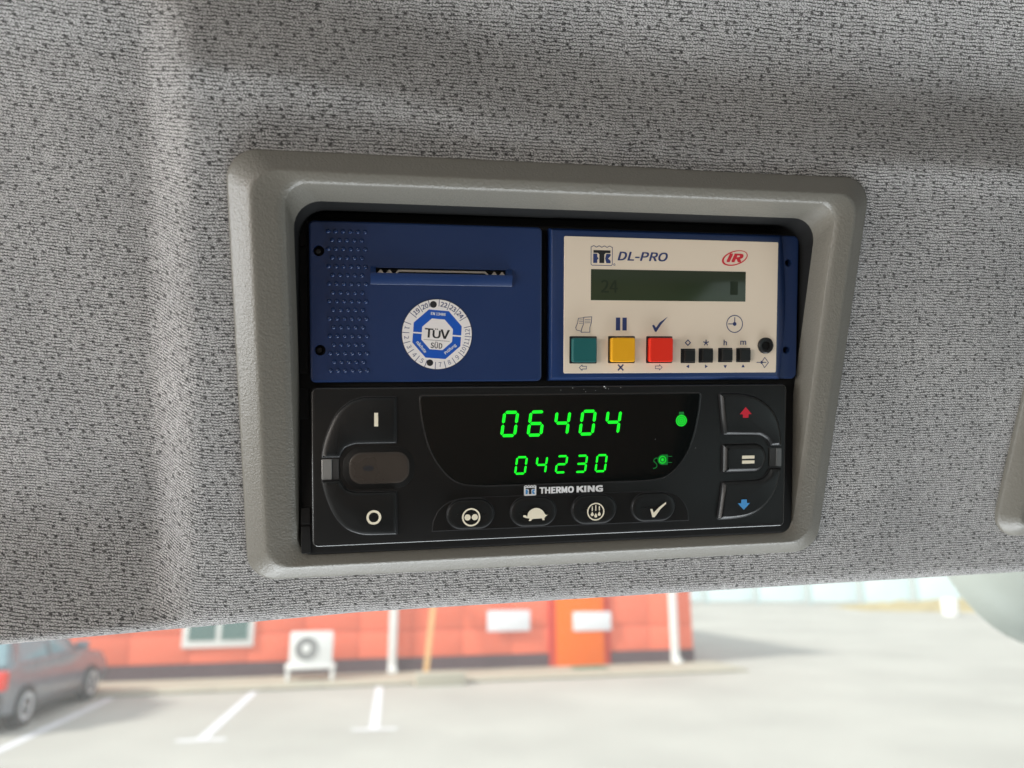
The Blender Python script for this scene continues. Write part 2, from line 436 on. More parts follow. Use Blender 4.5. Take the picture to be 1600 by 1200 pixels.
def build_bezel():
    o = thing('console_surround', 'taupe grained plastic frame set into the headliner around the two control units', 'surround', MBEZ)
    lp = bezel_loops(-23.3, -72.4, 199.2, 75.3, -15.4, -65.0, 191.4, 69.2, -5.6, -61.6, 184.7, 65.3)
    loft('frame', lp[:11], M['bezel'], o, cap1=False, smooth=50)
    loft('well_wall', lp[10:15], M['bezel'], o, cap1=False, smooth=50)
    loft('well_shade_liner', lp[14:], M['cage'], o, cap1=True, smooth=50)  # black from here inwards, recess shade put into the colour
build_bezel()
def build_bezel2():
    o = thing('console_surround', 'taupe grained plastic corner of a second slot at the right edge', 'surround', MBEZ)
    B = rrect(281.5, -70, 470, 78, 12, 8)
    def rows(d, z): return at(inset(B, d), z)
    sh = lambda lp: [(x + (y + 70) * .02, y, z) for x, y, z in lp]
    loft('frame', [sh(rows(0, -7.5)), sh(rows(0, -5.2)), sh(rows(.5, -4.2)), sh(rows(5.5, -.8)), sh(rows(6.5, -.2)), sh(rows(7.6, 0)), sh(rows(13, -1)), sh(rows(14.5, -2.4)), sh(rows(16, -12))], M['bezel'], o, cap1=False, smooth=50)
    loft('blank_plate', [sh(rows(15.2, -10)), sh(rows(16.2, -9.6))], M['bezel'], o, cap1=True)
build_bezel2()

# ================================================================== MOUNTING CAGE (black, behind the two units)
def build_cage():
    o = thing('mounting_cage', 'black steel mounting cage sunk in the slot behind both units', 'mounting cage', MDEV)
    slab('back_plate', rrect(-4.6, -4.2, 184.4, 113.8, 4, 5), -30, -5.2, .8, M['cage'], o)
    for i, (y0, y1) in enumerate(((-3.2, 6.6), (7.2, 13.2), (44.3, 55), (60.2, 103.6), (104.2, 113))):
        slab('side_tab', rrect(-4.2, y0, -.9, y1, .6, 3), -5.3, -4.4, .25, M['cage'], o)
build_cage()

# ================================================================== TEMPERATURE RECORDER
TR = thing('temperature_recorder', 'blue temperature recorder with printer cover, cream face and coloured square keys', 'recorder', MDEV)
def build_printer():
    hol = [circle(3.3, 102.1, 1.85, 20), circle(3.4, 68.3, 1.85, 20), [(22.3, 94.9), (68.1, 94.9), (68.1, 96.8), (22.3, 96.8)]]
    cov = slab('printer_cover', rrect(0, 57.2, 81.1, 112.4, 1.8, 5), -5, 0, .6, M['blue'], TR, holes=hol, depth=2.8)
    # backing seen through the holes
    box('hole_backing', 1, 60, -3.4, 6.2, 110, -3.0, M['cage'], cov, unit=MM)
    for y in (102.1, 68.3): slab('screw', circle(3.0, y, 1.0, 14), -3.2, -2.2, .2, M['clipdk'], cov)
    # raised dots
    bm = bmesh.new()
    rings = []
    for k in range(4):
        a = R(90 * k / 4); rings.append([bm.verts.new((.82 * math.cos(a) * math.cos(2 * math.pi * i / 14) * MM, .82 * math.cos(a) * math.sin(2 * math.pi * i / 14) * MM, .78 * math.sin(a) * MM)) for i in range(14)])
    top = bm.verts.new((0, 0, .78 * MM))
    for a, b in zip(rings, rings[1:]):
        for i in range(14): bm.faces.new((a[i], a[(i + 1) % 14], b[(i + 1) % 14], b[i]))
    for i in range(14): bm.faces.new((rings[-1][i], rings[-1][(i + 1) % 14], top))
    me = bpy.data.meshes.new('raised_dot'); bm.to_mesh(me); bm.free(); me.materials.append(M['dotblue'])
    for p in me.polygons: p.use_smooth = True
    for r in range(17):
        for k in range(6 - r % 2):
            d = bpy.data.objects.new('raised_dot', me); C.objects.link(d); d.parent = cov
            d.location = ((6.45 + .02 * r + (1.24 if r % 2 else 0) + 2.47 * k) * MM, (108.85 - 2.97 * r) * MM, -.02 * MM)
    # paper tray below the slot: sloped face with two cheeks
    v = []; prof = [(91.0, 0), (91.0, .5), (91.3, .75), (94.5, 2.0), (94.9, 1.95), (94.9, 0)]
    for x in (20.5, 70.0): v += [(x * MM, y * MM, z * MM) for y, z in prof]
    n = len(prof); f = [(i, i + n, (i + 1) % n + n, (i + 1) % n) for i in range(n)] + [tuple(range(n)), tuple(range(2 * n - 1, n - 1, -1))]
    tray = mesh_obj('paper_tray', v, f, M['blue'], cov, smooth=40)
    for x0, x1 in ((20.5, 22.3), (68.1, 70.0)):
        v = []; prof2 = [(94.9, 0), (94.9, 1.95), (96.6, .9), (97.2, .0)]
        for x in (x0, x1): v += [(x * MM, y * MM, z * MM) for y, z in prof2]
        mesh_obj('tray_cheek', v, [(0, 1, 2, 3), (7, 6, 5, 4), (0, 4, 5, 1), (1, 5, 6, 2), (2, 6, 7, 3)], M['blue'], cov)
    box('slot_backing', 21, 93, -3.4, 69, 98, -2.9, M['cage'], cov, unit=MM)
    # tear bar with saw teeth
    P = Print()
    for x in (24.0, 27.0): P.poly([(x - 1.1, 95.1), (x + 1.0, 95.1), (x + .15, 96.2), (x - .15, 96.2)]); P.poly([(x - 1.3, 95.0), (x - .8, 95.0), (x, 96.0), (x - .1, 96.3)])
    P.poly([(28.9, 94.95), (29.4, 94.95), (30.4, 95.6), (60.2, 95.6), (61.4, 94.95), (61.9, 94.95), (60.6, 96.25), (30.0, 96.25)])
    for x in (63.8, 66.6): P.poly([(x - 1.0, 95.1), (x + 1.0, 95.1), (x + .15, 96.2), (x - .15, 96.2)])
    v = [(x * MM, y * MM, -.35 * MM) for x, y in P.v]; nb = len(v)
    v += [(x * MM, y * MM, -1.0 * MM) for x, y in P.v]; f = list(P.f)
    for q in P.f:
        for i in range(len(q)): f.append((q[i], q[i - 1], q[i - 1] + nb, q[i] + nb))
    mesh_obj('tear_bar', v, f, M['metal'], cov, smooth=0)
build_printer()

def tk_logo(P_frame, P_t, P_k, x0, y0, x1, y1, fr=.22):
    W, H_ = x1 - x0, y1 - y0
    top = [(x0 + W * i / 24, y1 - .03 * H_ - .035 * H_ * math.cos(2 * math.pi * 4 * i / 24)) for i in range(25)]
    P_frame.line(top, fr); P_frame.line([(x0, y1 - .05 * H_), (x0, y0 + .05 * H_), (x0 + .05 * W, y0), (x1 - .05 * W, y0), (x1, y0 + .05 * H_), (x1, y1 - .05 * H_)], fr)
    X = lambda a: x0 + W * a
    Y = lambda a: y0 + H_ * a
    P_t.rect(X(.11), Y(.64), X(.91), Y(.78)); P_t.rect(X(.39), Y(.12), X(.62), Y(.66))
    P_t.poly([(X(.30), Y(.66)), (X(.39), Y(.56)), (X(.39), Y(.66))]); P_t.poly([(X(.62), Y(.66)), (X(.62), Y(.56)), (X(.71), Y(.66))])
    P_k.poly([(X(.10), Y(.12)), (X(.10), Y(.60)), (X(.29), Y(.60)), (X(.29), Y(.44)), (X(.355), Y(.36)), (X(.29), Y(.28)), (X(.29), Y(.12))])
    P_k.poly([(X(.66), Y(.36)), (X(.72), Y(.60)), (X(.92), Y(.60)), (X(.92), Y(.50)), (X(.80), Y(.36)), (X(.92), Y(.24)), (X(.92), Y(.12)), (X(.72), Y(.12))])

def build_control():
    zf = 1.1
    # lower flange with two holes, then the raised housing with a bowed right flank
    fl = slab('cover_flange', rrect(150, 57.4, 182.4, 112.3, 2.2, 5), -5, -1.0, .5, M['bluedk'], TR,
              holes=[circle(178.1, 101.9, 1.45, 18), circle(177.9, 68.5, 1.45, 18)], depth=3)
    box('hole_backing', 175, 60, -4.6, 181, 110, -4.2, M['cage'], fl, unit=MM)
    def out(xr0, xr1, xl, y0, y1):
        right = [(xr0 + (xr1 - xr0) * math.sin(math.pi * i / 10), y0 + (y1 - y0) * i / 10) for i in range(11)]
        return [(xl, y0)] + right + [(xl, y1)]
    lp = [at(out(175.2, 177.1, 84.0, 57.25, 112.35), -5), at(out(175.2, 177.1, 84.0, 57.25, 112.35), -.9), at(out(174.6, 176.4, 84.0, 57.5, 112.1), -.4),
          at(out(173.4, 174.0, 84.4, 58.3, 111.5), .9), at(out(173.0, 173.2, 84.9, 58.8, 111.0), 1.15), at(out(172.7, 172.7, 88.4, 59.8, 109.7), 1.2)]
    loft('control_housing', lp, M['blue'], TR, smooth=30)
    # cream face plate with key openings
    keys = [(96.15, 68.5), (110.7, 68.6), (125.3, 68.6)]
    small = [(136.6, 66.3), (143.7, 66.45), (151.5, 66.6), (158.8, 66.6)]
    hol = [rrect(x - 5.15, y - 4.95, x + 5.15, y + 4.95, .3, 2) for x, y in keys] + [rrect(x - 2.9, y - 2.7, x + 2.9, y + 2.7, .2, 2) for x, y in small]
    face = slab('face_plate', rrect(88.9, 60.0, 172.4, 109.3, .5, 3), 1.1, 1.45, .12, M['cream'], TR, holes=hol, depth=.15)
    lo = Print()
    for x, y in keys: lo.rect(x - 5.15, y - 4.95, x + 5.15, y + 4.95)
    for x, y in small: lo.rect(x - 2.9, y - 2.7, x + 2.9, y + 2.7)
    lo.build('key_well', 1.30, M['ink'], face)
    z = 1.45 + .03
    for (x, y), m, lb in zip(keys, ('teal', 'amber', 'redkey'), ('teal green square key', 'amber yellow square key', 'red square key')):
        k = slab('square_key', rrect(x - 4.45, y - 4.5, x + 4.45, y + 4.35, .8, 4), 1.2, 3.9, .35, M[m], TR); k['label'] = lb
    for x, y in small:
        k = slab('small_key', rrect(x - 1.9, y - 2.2, x + 2.2, y + 2.2, .5, 3), 1.2, 3.2, .24, M['key'], TR)
    # socket
    s = loft('socket', [at(circle(167.7, 70.2, 3.1, 28), 1.3), at(circle(167.7, 70.2, 3.05, 28), 2.1), at(circle(167.7, 70.2, 2.6, 28), 2.4), at(circle(167.7, 70.2, 1.75, 28), 2.2), at(circle(167.7, 70.2, 1.65, 28), 1.55)], M['key'], TR)
    Print().disc(167.7, 70.2, 1.5, 24).build('socket_bore', 1.58, M['cage'], s)
    # display
    scr = slab('lcd_screen', [(98.9, 86.5), (159.3, 86.7), (159.3, 97.9), (98.9, 97.7)], 1.3, 1.5, .05, M['lcd'], TR)
    Print().text('24', 102.7, 89.3, 109.1, 93.9, bold=.1).build('screen_digits', 1.53, M['lcdink'], scr)
    Print().rect(153.1, 89.2, 156.1, 94.2).build('screen_block', 1.53, M['lcdink'], scr)
    # print on the face
    fr, t, k = Print(), Print(), Print()
    tk_logo(fr, t, k, 98.9, 99.1, 106.9, 106.1)
    fr.build('logo_frame', z, M['navy'], face); t.build('logo_letter', z, M['ink'], face); k.build('logo_letter', z, M['navy'], face)
    Print().ring(107.7, 99.5, .42, .3, 16).text('R', 107.7, 99.3, None, 99.75).build('registered_mark', z, M['navy'], face)
    Print().text('DL-PRO', 108.9, 101.0, 128.2, 104.3, shear=.22, bold=.13).build('lettering', z, M['navy'], face)
    # IR emblem: two tilted ellipses with a growing gap, letters in front
    def ell(cx, cy, a, b, rot): return [(cx + a * math.cos(q) * math.cos(rot) - b * math.sin(q) * math.sin(rot), cy + a * math.cos(q) * math.sin(rot) + b * math.sin(q) * math.cos(rot)) for q in [2 * math.pi * i / 48 for i in range(48)]]
    em = Print(); em.band(ell(154.75, 102.9, 5.35, 2.65, .28), ell(154.95, 103.0, 4.75, 2.25, .3))
    em.text('IR', 151.4, 101.35, 158.2, 104.6, shear=.28, bold=.32); em.build('emblem', z, M['red'], face)
    # pictograms above the keys
    doc = Print(); wv = lambda x, y0, y1, d: [(x + d * math.sin(math.pi * 1.4 * i / 6 + .4), y0 + (y1 - y0) * i / 6) for i in range(7)]
    A = [(93.6, 75.7), (93.3, 76.6), (94.0, 78.2), (94.3, 79.9), (96.2, 80.1)]
    doc.line(A, .2); doc.line([(93.6, 75.7), (95.2, 75.3)], .2)
    doc.line([(95.3, 74.9), (95.6, 76.3), (96.3, 78.0), (96.3, 80.3), (99.3, 80.5), (99.2, 78.6), (98.6, 76.6), (98.6, 74.9)], .22, True)
    for yy in (79.5, 78.9, 78.3): doc.line([(96.8, yy), (98.8, yy + .05)], .16); doc.line([(94.6, yy - .2), (96.0, yy - .15)], .16)
    doc.build('printout_symbol', z, M['navy'], face)
    Print().rect(108.45, 75.6, 110.1, 80.3).rect(110.95, 75.6, 112.6, 80.3).build('pause_symbol', z, M['navy'], face)
    Print().poly([(122.4, 77.5), (123.1, 77.8), (123.9, 76.7), (125.4, 78.7), (128.5, 80.8), (125.9, 77.9), (124.1, 75.2), (123.5, 75.2)]).build('tick_symbol', z, M['navy'], face)
    Print().ring(155.1, 78.3, 3.35, 3.02, 40).disc(155.1, 78.3, .75, 18).line([(155.1, 78.3), (152.6, 78.3)], .34).line([(155.1, 78.3), (155.1, 80.7)], .34).build('clock_symbol', z, M['navy'], face)
    y = 62.05
    ar = lambda x, s: [(x - s * 1.4, y), (x - s * .3, y + 1.0), (x - s * .3, y + .5), (x + s * 1.3, y + .5), (x + s * 1.3, y - .5), (x - s * .3, y - .5), (x - s * .3, y - 1.0)]
    Print().line(ar(96.1, 1), .2, True).build('arrow_symbol', z, M['navy'], face)
    Print().line(ar(125.1, -1), .2, True).build('arrow_symbol', z, M['navy'], face)
    Print().line([(109.5, 61.1), (111.3, 63.0)], .55).line([(109.5, 63.0), (111.3, 61.1)], .55).build('cross_symbol', z, M['navy'], face)
    tri = lambda x, yy, a: [(x + .78 * math.cos(R(a + 120 * i)), yy + .78 * math.sin(R(a + 120 * i))) for i in range(3)]
    for x, a in ((136.7, 180), (143.8, 0), (151.55, 270), (158.8, 90)): Print().poly(tri(x, 62.35, a)).build('triangle_symbol', z, M['navy'], face)
    Print().line([(136.5, 70.2), (137.5, 71.2), (136.5, 72.2), (135.5, 71.2)], .38, True).build('diamond_symbol', z, M['navy'], face)
    st = Print()
    for a in (90, 18, -54, -126, 162): st.line([(143.7, 71.2), (143.7 + 1.05 * math.cos(R(a)), 71.2 + 1.05 * math.sin(R(a)))], .38)
    st.build('star_symbol', z, M['navy'], face)
    Print().text('h', 150.75, 70.3, 152.1, 72.35, bold=.06).build('lettering', z, M['navy'], face)
    Print().text('m', 157.5, 70.5, 159.9, 72.0, bold=.06).build('lettering', z, M['navy'], face)
    Print().line([(167.6, 61.8), (169.2, 63.75), (167.6, 65.7), (166.3, 63.75)], .26, True).line([(164.4, 63.8), (168.2, 63.8)], .3).poly([(166.0, 64.5), (167.3, 63.8), (166.0, 63.1)]).build('socket_symbol', z, M['navy'], face)
build_control()

# ================================================================== INSPECTION STICKER
def build_sticker():
    cx, cy, RAD = 43.4, 73.9, 12.4
    S = thing('inspection_sticker', 'round white and blue inspection sticker on the blue printer cover', 'sticker', MDEV @ Matrix.Translation(Vector((cx, cy, 0)) * MM))
    o = (cx, cy, 0)
    P = lambda a, r: (cx + r * math.cos(R(a)), cy + r * math.sin(R(a)))
    T = -4.3
    yr = [(132 - 18.35 * i) for i in range(6)]; mo = [168 + 17.9 * i for i in range(12)]
    loft('vinyl_disc', [at(circle(cx, cy, RAD, 64), .01), at(circle(cx, cy, RAD - .03, 64), .09)], M['sticker'], S, o=o,
         holes=[], smooth=0)
    pb = Print(); pb.ring(cx, cy, RAD, RAD - .16, 64)
    pb.disc(*P(97, 10.55), 1.2).disc(*P(255.5, 10.3), 1.15)
    pb.build('punched_mark', .10, M['ink'], S, o=o)
    n = Print()
    for i, a in enumerate(yr):
        if i == 2: continue
        q = P(a, 10.65); n.text(str(19 + i), q[0], q[1] - .86, None, q[1] + .86, rot=R(a - 90), bold=.05)
    for i, a in enumerate(mo):
        if i == 5: continue
        q = P(a, 10.7); n.text(str(i + 1), q[0], q[1] - .82, None, q[1] + .82, rot=R(a + 90))
    for i in range(7): a = yr[0] + 9.2 - 18.35 * i; n.line([P(a, 9.3 if i not in (2, 3) else 9.9), P(a, 12.2)], .22)
    for i in range(13): a = mo[0] - 8.95 + 17.9 * i; n.line([P(a, 9.8), P(a, 12.2)], .22)
    n.build('date_numbers', .105, M['navy'], S, o=o)
    # blue octagon halves
    def half(a0, a1, ro, ri):
        oc = lambda a, r: P(a + T, r)
        angs = [a for a in (22.5, 67.5, 112.5, 157.5, 202.5, 247.5, 292.5, 337.5) if a0 < a < a1]
        g = 1.35
        out = [oc(a, ro) for a in angs]; inn = [oc(a, ri) for a in angs]
        def mid(r, side, s):   # point on a vertical side next to the white gap
            x = r * math.cos(R(22.5)) * side; y = .26 * s; t = R(T)
            return (cx + x * math.cos(t) - y * math.sin(t), cy + x * math.sin(t) + y * math.cos(t))
        s = 1 if a0 < 90 else -1
        if s > 0: return [mid(ro, 1, 1)] + out + [mid(ro, -1, 1), mid(ri, -1, 1)] + inn[::-1] + [mid(ri, 1, 1)]
        return [mid(ro, -1, -1)] + out + [mid(ro, 1, -1), mid(ri, 1, -1)] + inn[::-1] + [mid(ri, -1, -1)]
    b = Print()
    for a0, a1 in ((0, 180), (180, 360)):
        h = half(a0, a1, 9.15, 5.85); m_ = len(h) // 2
        for i in range(m_ - 1): b.poly([h[i], h[i + 1], h[-2 - i], h[-1 - i]])
    b.build('blue_octagon', .10, M['stblue'], S, o=o)
    wt = Print()
    q = P(90 + T + 1, 7.15); wt.text('EN 13486', q[0] - 2.6, q[1] - .5, q[0] + 2.6, q[1] + .5, rot=R(T), bold=.04)
    q = P(223 + T, 7.0); wt.text('nächste', q[0] - 2.4, q[1] - .62, q[0] + 2.4, q[1] + .62, rot=R(-47 + T), bold=.04)
    q = P(316 + T, 7.0); wt.text('Prüfung', q[0] - 2.5, q[1] - .72, q[0] + 2.5, q[1] + .72, rot=R(44 + T), bold=.04)
    wt.build('lettering', .125, M['white'], S, o=o)
    k = Print(); k.text('T', 39.0, 72.75, 42.0, 76.0, bold=.12, rot=R(T)).text('U', 41.75, 72.5, 44.6, 75.3, bold=.12, rot=R(T)).text('V', 44.5, 72.3, 47.75, 75.55, bold=.12, rot=R(T))
    k.rect(42.7, 75.55, 43.05, 75.95).rect(43.3, 75.5, 43.65, 75.9)
    k.line([(38.7, 72.1), (47.7, 71.45)], .12)
    k.text('SÜD', 41.1, 68.95, 45.2, 71.3, rot=R(T), bold=.05)
    k.build('lettering', .11, M['ink'], S, o=o)
build_sticker()

# ================================================================== REFRIGERATION CONTROLLER
RC = thing('refrigeration_controller', 'black refrigeration controller with green lit digits and shaped keys', 'controller', MDEV)
def seg_digit(ch, x, y, w_, h, th, slant):
    on = {'0': 'abcdef', '6': 'acdefg', '4': 'bcfg', '2': 'abdeg', '3': 'abcdg'}[ch]
    P = Print(); g = th * .18; t = th / 2; hh = h / 2
    def hs(y0): return [(g + t * .9, y0 + t), (g, y0), (g + t * .9, y0 - t), (w_ - g - t * .9, y0 - t), (w_ - g, y0), (w_ - g - t * .9, y0 + t)]
    def vs(x0, ya, yb): return [(x0, ya + g), (x0 + t, ya + g + t * .9), (x0 + t, yb - g - t * .9), (x0, yb - g), (x0 - t, yb - g - t * .9), (x0 - t, ya + g + t * .9)]
    segs = dict(a=hs(h), d=hs(0), g=hs(hh), b=vs(w_, hh, h), c=vs(w_, 0, hh), e=vs(0, 0, hh), f=vs(0, hh, h))
    for s in on: P.poly([(x + px + slant * py, y + py) for px, py in segs[s]])
    return P
def build_controller():
    bd = slab('front_panel', rrect(.62, .62, 177.38, 54.88, 1.5, 5), -3, 0, .02, M['black'], RC)
    ro, ri = rrect(0, 0, 178, 55.5, 2.1, 6), rrect(.6, .6, 177.4, 54.9, 1.5, 6)
    loft('panel_rim', [at(ro, -16), at(ro, -.75), at(inset(ro, .12), -.35), at(inset(ro, .35), -.06), at(ri, .02), at(ri, -.3)], M['rim'], RC, cap1=False, smooth=60)
    # display window
    lf = spline([(37.4, 51.6), (38.1, 44.6), (40.3, 34.9), (43.7, 28.0), (48.2, 22.9), (53.2, 20.5), (60.9, 19.8)], 5)
    out = [(38.0, 52.2)] + lf + [(179.7 - x, y) for x, y in lf[::-1]] + [(141.7, 52.2)]
    slab('display_surround', inset(ccw(out), -.5), -.05, .2, .18, M['rim'], RC)
    dp = slab('display_window', out, .0, .30, .18, M['gloss'], RC)
    z = .33
    for i, ch in enumerate('06404'):
        d = seg_digit(ch, 66.35 + 9.68 * i, 37.65, 4.75, 8.4, 1.12, .135).build('digit', z, M['led'], RC); d['label'] = 'large lit green digit'
    for i, ch in enumerate('04230'):
        d = seg_digit(ch, 71.3 + 7.53 * i, 23.75, 3.55, 5.95, .78, .135).build('digit', z, M['led'], RC); d['label'] = 'small lit green digit'
    a = Print().disc(134.8, 42.0, 2.2, 32).build('indicator_light', z, M['leddim'], dp)
    Print().poly([(133.7, 44.25), (135.9, 44.25), (135.7, 45.3), (133.9, 45.3)]).build('indicator_stem', z, M['leddark'], dp)
    Print().ring(134.8, 42.0, 1.75, 1.55, 28).ring(134.8, 42.0, 1.05, .85, 24).disc(134.8, 42.0, .28, 12).build('indicator_rings', z + .02, M['leddark'], dp)
    pl = Print().disc(127.5, 27.4, 1.95, 28).poly([(127.5, 25.5), (129.6, 25.5), (129.6, 29.3), (127.5, 29.3)])
    pl.line([(129.6, 28.6), (131.2, 28.6)], .22).line([(129.6, 26.3), (131.2, 26.3)], .22)
    pl.line(spline([(125.8, 28.0), (124.6, 28.0), (124.1, 27.0), (125.2, 25.8), (125.1, 24.6), (123.9, 24.2)], 4), .34)
    pl.build('plug_symbol', z, M['leddark'], dp)
    Print().ring(127.5, 27.4, 1.45, 1.1, 28).disc(127.5, 27.4, .6, 14).build('indicator_rings', z + .02, M['leddim'], dp)
    # on / off keys
    on = spline([(3.5, 31.3), (4.7, 37.5), (8.1, 45.6), (12.6, 50.2), (17.5, 52.0)], 5) + [(28.9, 52.0), (28.9, 35.9)] + spline([(15.2, 35.9), (11.4, 34.6), (9.4, 31.3)], 4)
    of = spline([(3.5, 23.3), (5.0, 17.3), (7.7, 10.9), (11.6, 6.3), (16.2, 4.2), (20, 3.7)], 5) + [(28.9, 3.6), (28.9, 18.7)] + spline([(15.2, 18.8), (11.6, 20.1), (9.4, 23.3)], 4)
    K = []
    for pts in (on, of):
        pts = ccw(pts); sh = slab('key_gap', inset(pts, -.28), -.4, .03, .02, M['ink'], RC)
        k = loft('rocker_key', [at(pts, -.3), at(pts, .55), at(inset(pts, .12), .8), at(inset(pts, .35), .95), at(inset(pts, 1.5), 1.25)], M['key'], RC); K.append(k)
    Print().rect(21.4, 41.9, 22.75, 46.6).build('on_symbol', 1.3, M['ivory'], K[0])
    Print().ring(21.0, 10.05, 2.55, 1.72, 40).build('off_symbol', 1.3, M['ivory'], K[1])
    up = [(149.9, 51.7), (150.6, 52.1), (157.4, 52.1)] + spline([(160, 51.8), (164.8, 50.6), (170.2, 47.1), (173.8, 42.1), (175.4, 35.6), (175.7, 31.6)], 5) + [(171.0, 31.6)] + spline([(170.6, 32.4), (169.2, 34.3), (166.2, 35.9)], 4) + [(152.2, 36.2), (151.6, 36.8), (150.8, 43)]
    dn = [(149.9, 4.3), (150.4, 3.9)] + spline([(155, 3.9), (161.9, 4.7), (167.6, 7.2), (172.0, 11.7), (174.8, 17.7), (175.7, 23.0)], 5) + [(171.4, 23.0)] + spline([(170.1, 20.8), (168.6, 19.5), (166.2, 18.7)], 4) + [(152.2, 18.4), (151.6, 17.9), (150.8, 11)]
    K2 = []
    for pts in (up, dn):
        pts = ccw(pts); slab('key_gap', inset(pts, -.28), -.4, .03, .02, M['ink'], RC)
        k = loft('arrow_key', [at(pts, -.3), at(pts, .5), at(inset(pts, .25), .95), at(inset(pts, 1.2), 1.7), at(inset(pts, 1.5), 1.75)], M['key'], RC); K2.append(k)
    Print().poly([(160.0, 46.9), (157.6, 44.15), (158.9, 44.15), (158.9, 42.8), (161.2, 42.8), (161.2, 44.15), (162.5, 44.15)]).build('arrow_symbol', 1.8, M['arrow_red'], K2[0])
    Print().poly([(159.9, 7.5), (157.4, 10.1), (158.8, 10.1), (158.8, 11.5), (161.1, 11.5), (161.1, 10.1), (162.4, 10.1)]).build('arrow_symbol', 1.8, M['arrow_blue'], K2[1])
    eq = ccw([(151.6, 32.3), (152.0, 32.7)] + spline([(165.2, 32.7), (168.0, 31.2), (169.4, 27.3), (168.0, 23.4), (165.2, 21.8)], 5) + [(152.0, 21.8), (151.6, 22.2)])
    slab('key_gap', inset(eq, -.3), -.4, .03, .02, M['ink'], RC)
    k = loft('enter_key', [at(eq, -.3), at(eq, .5), at(inset(eq, .25), 1.0), at(inset(eq, 1.5), 1.8), at(inset(eq, 1.9), 1.85)], M['key'], RC)
    Print().rect(158.8, 27.15, 163.9, 28.35).rect(158.8, 25.3, 163.9, 26.5).build('equals_symbol', 1.9, M['ivory'], k)
    # silver clips between the curved keys
    for a, b, c in ((3.45, 6.9, 9.3), (175.8, 173.6, 170.9)):
        lo, hi = min(a, b), max(a, b)
        slab('silver_clip', rrect(lo, 23.7, hi, 30.8, .3, 2), -.3, .85, .25, M['clip' if a < 90 else 'clipmid'], RC)
        lo, hi = min(b, c), max(b, c)
        slab('clip_shank', rrect(lo + .05, 23.7, hi - .05, 30.8, .2, 2), -.3, .45, .15, M['clipdk'], RC)
    # sensor lens pad
    slab('lens_rim', rrect(10.6, 19.9, 35.2, 34.6, 6.4, 8), -.1, .12, .1, M['black'], RC)
    pd = rrect(12.7, 21.7, 33.4, 32.7, 4.4, 7)
    ln = loft('sensor_lens', [at(pd, -.1), at(pd, .16), at(inset(pd, .5), .34), at(inset(pd, 1.1), .38), at(inset(pd, 3.6), .42)], M['lens'], RC)
    Print().disc(19.3, 27.2, 1.9, 24, 1.0).build('sensor_spot', .45, M['ink'], ln)
    # lower key strip
    st = [(41.4, 4.0)] + spline([(41.8, 7.6), (43.8, 11.4), (48.0, 14.4), (54.5, 15.5)], 4) + spline([(125.2, 15.5), (131.7, 14.4), (135.9, 11.4), (137.9, 7.6)], 4) + [(138.2, 4.0)]
    slab('key_strip_gap', inset(ccw(st), -.22), -.1, .02, .01, M['ink'], RC)
    slab('key_strip', st, -.1, .22, .2, M['black'], RC)
    ks = []
    for x in (55.05, 78.05, 100.9, 123.9):
        p = rrect(x - 8.5, 4.4, x + 8.5, 15.1, 5.3, 9)
        slab('key_gap', inset(p, -.25), .1, .235, .01, M['ink'], RC)
        ks.append(loft('oval_key', [at(p, .1), at(p, .45), at(inset(p, .35), .95), at(inset(p, .9), 1.15), at(inset(p, 2.2), .98), at(inset(p, 3.4), .92)], M['key'], RC))
    z = .99
    Print().ring(55.2, 8.7, 3.3, 2.72, 40).disc(53.9, 8.7, 1.12, 20).disc(56.5, 8.7, 1.12, 20).build('filter_symbol', z + .22, M['ivory'], ks[0])
    tu = Print().poly(spline([(75.6, 8.0), (76.2, 9.9), (77.9, 11.0), (79.6, 11.1), (81.3, 10.2), (82.4, 8.6), (83.3, 8.5)], 4) + [(82.5, 7.95), (82.0, 7.3), (82.1, 6.6), (81.3, 6.6), (81.1, 7.3), (77.6, 7.2), (77.0, 6.5), (76.2, 6.5), (76.5, 7.4), (74.9, 7.7), (74.0, 8.2), (74.3, 8.7), (75.2, 8.6)])
    tu.build('tortoise_symbol', z + .22, M['ivory'], ks[1])
    de = Print().ring(101.4, 8.95, 3.3, 2.82, 40)
    for x in (-1.35, 0, 1.35): de.rect(101.4 + x - .2, 9.3, 101.4 + x + .2, 11.4 - abs(x) * .35)
    for x, yy in ((-1.35, 7.9), (0, 7.3), (1.35, 7.9)): de.poly([(101.4 + x, yy + 1.15)] + [(101.4 + x + .58 * math.cos(R(a)), yy + .58 * math.sin(R(a))) for a in range(30, -220, -25)][::-1])
    de.build('defrost_symbol', z + .22, M['ivory'], ks[2])
    Print().poly([(122.5, 9.1), (123.3, 9.2), (123.9, 7.7), (126.0, 9.7), (128.6, 11.5), (128.8, 10.9), (126.6, 9.0), (124.3, 6.0), (123.4, 6.0)]).build('tick_symbol', z + .22, M['ivory'], ks[3])
    # maker's mark
    fr, t, kk = Print(), Print(), Print()
    Print().rect(74.75, 15.75, 79.0, 18.85).build('logo_ground', .03 + .23, M['white'], bd)
    tk_logo(fr, t, kk, 74.75, 15.7, 79.0, 19.25, .3)
    fr.build('logo_frame', .27, M['white'], bd); t.build('logo_letter', .275, M['ink'], bd); kk.build('logo_letter', .275, M['arrow_blue'], bd)
    Print().text('THERMO', 80.3, 16.1, 93.3, 18.55, bold=.18).text('KING', 94.3, 16.1, 104.4, 18.55, bold=.23).build('lettering', .27, M['white'], bd)
build_controller()
